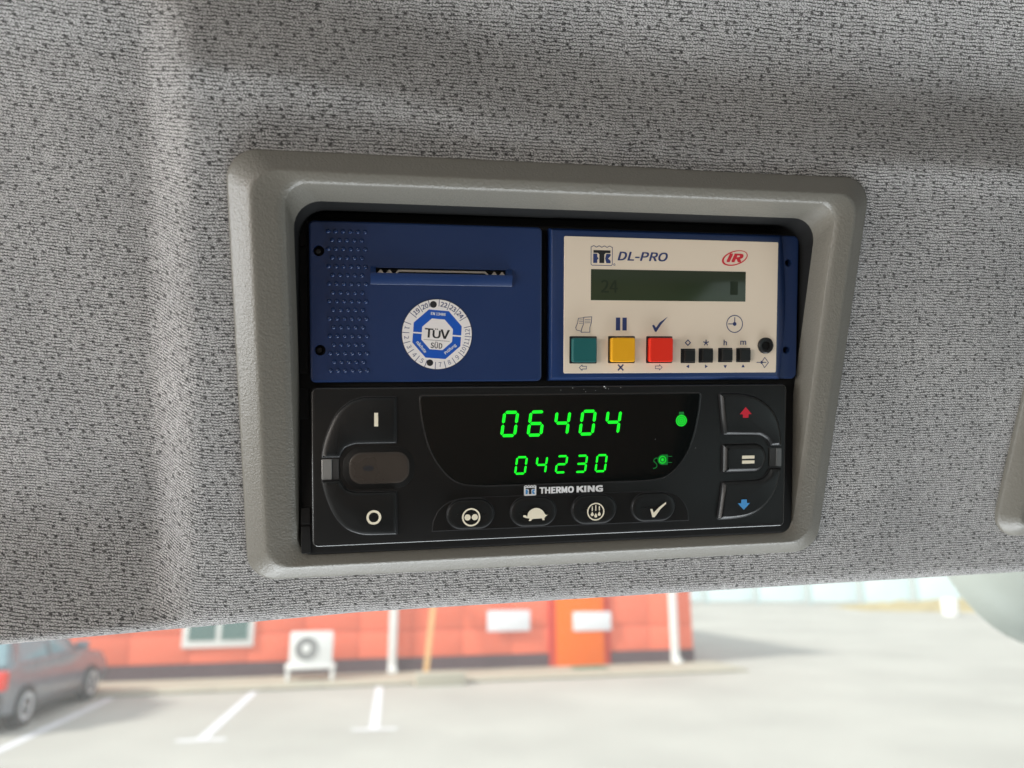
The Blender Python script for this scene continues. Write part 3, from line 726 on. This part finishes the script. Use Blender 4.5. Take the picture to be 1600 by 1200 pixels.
for x, y, r in ((92.6, 54.6, .16), (96.8, 54.1, .1), (97.5, 53.2, .12), (104.6, 55.0, .3), (105.1, 54.5, .2), (106.2, 54.2, .12), (110.9, 54.6, .14), (101.3, 53.6, .1), (88.2, 53.9, .1), (124.5, 35.2, .1), (140.6, 31.5, .09)):
    Print().poly([(x + r * (1 + .4 * math.sin(3 * i)) * math.cos(R(60 * i)), y + r * .8 * math.sin(R(60 * i))) for i in range(6)]).build('dust_speck', .34, M['white'], RC)

# ================================================================== OUTSIDE
def gmat(name, col, scale, amt, rough=.9, bump=None): return mat(name, col, rough, spec=.2, var=(scale, amt), bump=bump)
GLARE_VEIL = .06  # share of glare haze mixed into the windscreen
X = dict(
    asphalt=gmat('pale_worn_asphalt', (.40, .388, .358), .4, .26),
    pave=gmat('concrete_pavement', (.42, .39, .32), 2.0, .12),
    paint=gmat('white_road_paint', (.66, .66, .70), 5, .25, .7),
    redp=gmat('orange_red_panel', (.84, .20, .12), 1.2, .06, .5),
    joint=gmat('dull_red_joint', (.45, .06, .045), 3, .1, .6),
    plinth=gmat('dark_plinth', (.12, .085, .095), 3, .15),
    door=gmat('bright_orange_door', (.93, .17, .007), 2, .05, .45),
    doorf=gmat('red_door_frame', (.55, .055, .035), 3, .06, .5),
    whitem=gmat('white_painted_metal', (.78, .78, .77), 5, .04, .45),
    sign=gmat('white_sign_board', (.78, .78, .82), 5, .03, .5),
    glassd=mat('window_glass', (.12, .20, .19), .08),
    grey=gmat('grey_fan_plastic', (.30, .30, .30), 8, .1, .5),
    wood=gmat('pale_timber', (.62, .38, .18), 7, .15, .7),
    car=mat('grey_car_paint', (.19, .21, .24), .24, metal=.2, coat=.6, var=(6, .1)),
    carlow=mat('grey_bumper_plastic', (.07, .075, .08), .5),
    cglass=mat('pale_car_glass', (.20, .30, .34), .06),
    rubber=mat('tyre_rubber', (.02, .02, .02), .8),
    alloy=mat('silver_alloy', (.62, .66, .70), .35, metal=.5),
    tail=mat('red_tail_lamp', (.75, .04, .02), .25),
    fence=gmat('white_fence_board', (.62, .72, .74), .8, .1, .6),
    fpost=gmat('pale_teal_fence_post', (.45, .58, .60), 3, .1, .6),
    grass=gmat('dry_grass', (.38, .32, .19), 1.2, .45),
    mirror=mat('pale_mirror_shell', (.40, .43, .40), .45, var=(8, .06)),
    green=gmat('green_doormat', (.10, .20, .13), 9, .2),
)
def wbox(name, x0, y0, z0, x1, y1, z1, m, parent=None, bev=0.): return box(name, x0, y0, z0, x1, y1, z1, X[m], parent, None, bev)
g = mesh_obj('ground', [(-150, -60, 0), (150, -60, 0), (150, 200, 0), (-150, 200, 0)], [(0, 1, 2, 3)], X['asphalt'], smooth=0); tag(g, kind='structure')

# building frame: origin at the left foot of the facade, u along it, v out towards the yard (local -y)
FA, FB = Vector((-8.91, 15.71, 0)), Vector((4.47, 19.22, 0))
ang = math.atan2(FB.y - FA.y, FB.x - FA.x)
MB = Matrix.Translation(FA) @ Matrix.Rotation(ang, 4, 'Z')
FL = 13.83
def build_building():
    B = thing('red_building', 'low orange red panelled building beyond the windscreen', 'building', MB)
    wbox('wall_core', -7, .03, 0, FL - .02, 8, 3.35, 'joint', B)
    wbox('plinth', -7.02, -.03, 0, FL, .029, .34, 'plinth', B)
    wbox('roof', -7.2, -.3, 3.36, FL + .2, 8.2, 3.5, 'whitem', B, .03)
    for r, (z0, z1) in enumerate(((.345, .92), (.935, 1.75), (1.765, 2.55), (2.565, 3.34))):
        for k in range(18):
            u0 = -7 + k * 1.157
            wbox('wall_panel', u0 + .006, 0, z0, u0 + 1.151, .028, z1, 'redp', B, .004)
    # window
    W_ = wbox('window', 2.1, -.055, .66, 3.52, -.002, 1.95, 'whitem', B, .01)
    for u in (2.22, 2.86): wbox('window_pane', u, -.062, .80, u + .54, -.056, 1.85, 'glassd', W_)
    # door and frame
    wbox('door_frame', 10.1, -.06, 0, 11.62, -.001, 2.25, 'doorf', B, .01)
    wbox('door', 10.26, -.085, .03, 11.46, -.061, 2.1, 'door', B, .01)
    for u in (6.46, 13.28):
        p = wbox('downpipe', u - .09, -.17, .06, u + .09, -.02, 3.3, 'whitem', B, .04)
        wbox('pipe_shoe', u - .10, -.30, .03, u + .10, -.12, .16, 'whitem', p, .03)
    for i, (u0, z0, u1, z1, lb) in enumerate(((8.6, .86, 9.62, 1.32, 'blank white board on the wall panels'), (10.68, .83, 11.64, 1.26, 'blank white board on the orange door'))):
        s = wbox('sign_board', u0, -.11, z0, u1, -.088, z1, 'sign', B, .005); s['label'] = lb
build_building()
def local_box(name, u0, v0, z0, u1, v1, z1, m, lb, cat=None, kind=None):
    b = box(name, 0, 0, 0, u1 - u0, v1 - v0, z1 - z0, X[m], None, MB @ Matrix.Translation((u0, v0, z0)), .02)
    return tag(b, lb, cat, None, kind)
pv = local_box('pavement', -7, -1.45, -.02, FL + .5, -.035, .06, 'pave', 'pale concrete pavement along the foot of the red building', kind='structure')
kb = local_box('kerb', -7, -1.60, -.02, FL + .5, -1.455, .05, 'pave', 'pale kerb edging the pavement', kind='structure')
for i in range(21):
    st_ = box('kerb_stone', .006, -.025 - .004 * (i % 3), .03, .994, .142, .085 + .004 * (i % 2), X['pave'], kb, None, .012)
    st_.location = (i, 0, 0)
local_box('concrete_step', 6.75, -1.9, -.02, 7.75, -1.62, .24, 'pave', 'squat beige concrete block under the leaning plank', 'concrete block')
local_box('doormat', 10.5, -.75, .061, 11.3, -.3, .085, 'green', 'small green mat before the orange door', 'doormat')
def build_plank():
    o = box('leaning_plank', -.06, -.03, 0, .06, .03, 2.1, X['wood'], None, MB @ Matrix.Translation((7.08, -.95, .06)) @ Matrix.Rotation(R(-20), 4, 'X') @ Matrix.Rotation(R(8), 4, 'Y'), .01)
    tag(o, 'pale timber plank leaning against the red wall beside the downpipe', 'plank')
build_plank()
def build_ac():
    A = thing('air_conditioner', 'white outdoor air conditioning unit on a white stand by the red wall', 'air conditioner', MB @ Matrix.Translation((4.72, -.75, .06)))
    wbox('casing', -.43, -.18, .30, .43, .18, .93, 'whitem', A, .03)
    ring = loft('fan_grille', [at(circle(0, 0, 235, 28), 0), at(circle(0, 0, 225, 28), 25), at(circle(0, 0, 175, 28), 25), at(circle(0, 0, 165, 28), 5)], X['grey'], A)
    hub = loft('fan_hub', [at(circle(0, 0, 90, 24), 6), at(circle(0, 0, 80, 24), 30)], X['whitem'], A)
    for q in (ring, hub): q.rotation_euler = (R(90), 0, 0); q.location = (-.1, -.181, .62)
    wbox('stand_top', -.5, -.24, .22, .5, .22, .30, 'whitem', A, .015)
    for x in (-.48, .40):
        for y in (-.22, .12): wbox('stand_leg', x, y, 0, x + .08, y + .08, .22, 'whitem', A, .01)
build_ac()
def build_lines():
    dirv = Vector((.155, -1, 0)).normalized()
    M_ = lambda p: Matrix.Translation(p) @ Matrix.Rotation(math.atan2(dirv.y, dirv.x), 4, 'Z')
    for i, (p, ln) in enumerate((((-4.88, 15.0, .004), 4.0), ((-2.62, 15.6, .004), 3.9), ((-7.22, 14.3, .004), 4.6), ((-9.5, 13.6, .004), 4.6))):
        v = [(0, -.07, 0), (ln, -.07, 0), (ln, -.33, 0), (ln + .13, -.33, 0), (ln + .13, .33, 0), (ln, .33, 0), (ln, .07, 0), (0, .07, 0)]
        o = mesh_obj('parking_line', v, [tuple(range(8))], X['paint'], None, M_(Vector(p)), smooth=0)
        tag(o, kind='structure')
build_lines()

def build_car():
    A = thing('parked_car', 'grey hatchback parked nose in at the left of the yard', 'car', Matrix.Translation((-7.96, 11.0, 0)) @ Matrix.Rotation(R(7.5), 4, 'Z'))
    # local: y forward, x right; side profile extruded with tumblehome
    low = [(-.02, .32), (.02, .62), (.06, .86), (.35, .93), (2.6, .92), (3.45, .80), (3.72, .62), (3.75, .34), (3.5, .24), (.2, .24)]
    def ext(name, prof, w0, w1, z0, z1, m, bev):
        bm = bmesh.new(); n = len(prof); sides = []
        for s in (-1, 1):
            sides.append([bm.verts.new((s * (w0 + (w1 - w0) * (z - z0) / (z1 - z0)), y, z)) for y, z in prof])
        for i in range(n): bm.faces.new((sides[0][i], sides[0][(i + 1) % n], sides[1][(i + 1) % n], sides[1][i]))
        bm.faces.new(sides[0][::-1]); bm.faces.new(sides[1])
        bmesh.ops.recalc_face_normals(bm, faces=bm.faces)
        bmesh.ops.bevel(bm, geom=bm.edges[:], offset=bev, segments=3, affect='EDGES', profile=.6)
        me = bpy.data.meshes.new(name); bm.to_mesh(me); bm.free(); return link(name, me, m, A, smooth=50)
    ext('body', low, .83, .80, .24, .93, X['car'], .05)
    cab = [(.12, .90), (.35, 1.36), (.62, 1.43), (1.75, 1.42), (2.62, .90)]
    ext('greenhouse', cab, .76, .58, .90, 1.43, X['cglass'], .04)
    ext('roof', [(.36, 1.38), (.6, 1.455), (1.76, 1.45), (1.9, 1.38)], .60, .56, 1.38, 1.455, X['car'], .015)
    def pill(y0, z0, y1, z1, wd):
        for s in (-1, 1):
            xf = lambda z: s * (.765 + (.585 - .765) * (z - .90) / .53 + .012)
            v = [(xf(z0), y0, z0), (xf(z0), y0 + wd, z0), (xf(z1), y1 + wd, z1), (xf(z1), y1, z1)]
            mesh_obj('window_pillar', v + [(p[0] - s * .03, p[1], p[2]) for p in v], [(0, 1, 2, 3), (7, 6, 5, 4), (0, 4, 5, 1), (1, 5, 6, 2), (2, 6, 7, 3), (3, 7, 4, 0)], X['car'], A, smooth=0)
    pill(1.42, .9, 1.38, 1.42, .09); pill(.30, .9, .46, 1.42, .16); pill(2.42, .9, 1.72, 1.42, .08)
    wbox('rear_bumper', -.82, -.10, .26, .82, .10, .55, 'carlow', A, .05)
    wbox('front_bumper', -.82, 3.62, .26, .82, 3.82, .52, 'carlow', A, .05)
    for s in (-1, 1):
        wbox('tail_lamp', s * .70 - .13, -.045, .60, s * .70 + .13, .12, .86, 'tail', A, .03)
        wbox('door_mirror', s * .92 - .1, 2.18, .93, s * .92 + .1, 2.30, 1.08, 'car', A, .04)
        wbox('sill', s * .82 - .03, .8, .22, s * .82 + .03, 2.7, .34, 'carlow', A, .02)
        for y in (.68, 3.02):
            t = loft('wheel', [at(circle(0, 0, 200, 28), 0), at(circle(0, 0, 285, 28), 0), at(circle(0, 0, 300, 28), 25), at(circle(0, 0, 300, 28), 150), at(circle(0, 0, 285, 28), 175), at(circle(0, 0, 205, 28), 178)], X['rubber'], A)
            rim = loft('rim', [at(circle(0, 0, 210, 28), 165), at(circle(0, 0, 195, 28), 186), at(circle(0, 0, 60, 28), 170), at(circle(0, 0, 40, 28), 182)], X['alloy'], t)
            t.rotation_euler = (R(90), 0, R(90) if s > 0 else R(-90)); t.location = (s * .68, y, .30)
build_car()

ORD = 'first second third fourth fifth sixth seventh eighth ninth tenth eleventh twelfth thirteenth fourteenth'.split()
def build_far():
    for i in range(14):
        x = 6 + i * 3.2
        F = thing('fence_panel', 'pale fence panel, ' + ORD[i] + ' to the right of the red building corner', 'fence', Matrix.Translation((x, 50 - i * .35, 0)), 'fence across the far side of the yard')
        wbox('board', .12, -.03, .15, 3.1, .03, 2.4, 'fence', F, .01)
        wbox('post', 0, -.07, 0, .12, .07, 2.5, 'fpost', F, .01)
build_far()
def build_bank():
    v = []; f = []; nx, ny = 60, 12
    for j in range(ny):
        for i in range(nx):
            x = 19 + 16 * i / (nx - 1); y = 41.5 + 5 * j / (ny - 1)
            h = math.sin(math.pi * j / (ny - 1)) * math.sin(math.pi * i / (nx - 1)) ** .5 * (.45 + .25 * random.random())
            v.append((x, y - .25 * (x - 19), h + .002))
    for j in range(ny - 1):
        for i in range(nx - 1): a = j * nx + i; f.append((a, a + 1, a + nx + 1, a + nx))
    tag(mesh_obj('dry_grass_bank', v, f, X['grass']), 'strip of dry yellow grass before the far fence', 'grass', kind='stuff')
build_bank()
def build_barrel():
    o = loft('white_barrel', [at(circle(0, 0, 330, 24), 0), at(circle(0, 0, 360, 24), 150), at(circle(0, 0, 360, 24), 650), at(circle(0, 0, 320, 24), 780), at(circle(0, 0, 240, 24), 800)], X['whitem'], None, Matrix.Translation((21.3, 37.5, 0)), cap0=True)
    tag(o, 'white barrel standing by the dry grass at far right', 'barrel')
build_barrel()

# front mirror just outside the glass (upper right)
def build_mirror():
    c = Vector((.603, .88, 2.348))
    A = thing('front_mirror', 'rounded pale grey mirror shell just outside the windscreen at right', 'mirror', Matrix.Translation(c) @ Matrix.Rotation(R(20), 4, 'Z') @ Matrix.Rotation(R(80), 4, 'X'))
    def prof(k): return [at([(x * k, y * k) for x, y in rrect(-160, -135, 160, 150, 130, 10)], 0)]
    loops = []
    for a in range(0, 91, 10):
        k = math.cos(R(a)) if a < 90 else .05
        loops.append([(x, y, z + 70 * math.sin(R(a))) for x, y, z in prof(.25 + .75 * k)[0]])
    loft('shell', loops, X['mirror'], A, cap0=True, smooth=60)
    loft('mirror_glass', [at(rrect(-150, -125, 150, 140, 120, 10), -1), at(rrect(-150, -125, 150, 140, 120, 10), -3)], X['alloy'], A, cap1=True)
    wbox('arm', -.02, .10, -.02, .02, .55, .02, 'carlow', A, .008)
build_mirror()

# windscreen
def build_screen():
    m, nt, b = nm('windscreen_glass')
    out = nt.nodes['Material Output']; nt.nodes.remove(b)
    tr = nt.nodes.new('ShaderNodeBsdfTransparent'); tr.inputs[0].default_value = (.965, .98, .97, 1)
    gl = nt.nodes.new('ShaderNodeBsdfGlossy'); gl.inputs['Roughness'].default_value = .02
    fr = nt.nodes.new('ShaderNodeFresnel'); fr.inputs[0].default_value = 1.3
    mx = nt.nodes.new('ShaderNodeMixShader'); L(nt, fr.outputs[0], mx.inputs[0]); L(nt, tr.outputs[0], mx.inputs[1]); L(nt, gl.outputs[0], mx.inputs[2]); 
    df = nt.nodes.new('ShaderNodeBsdfTranslucent'); df.inputs[0].default_value = (.9, .9, .88, 1)          # pale veil over the view, glare put into the glass
    m2 = nt.nodes.new('ShaderNodeMixShader'); m2.inputs[0].default_value = GLARE_VEIL
    L(nt, mx.outputs[0], m2.inputs[1]); L(nt, df.outputs[0], m2.inputs[2]); L(nt, m2.outputs[0], out.inputs[0])
    o = box('windscreen', -1.1, -.0025, -1.1, 1.2, .0025, .32, m, None, Matrix.Translation((0, .46, 2.22)) @ Matrix.Rotation(R(18), 4, 'X'))
    tag(o, 'clear windscreen glass below the headliner edge', 'windscreen')
build_screen()
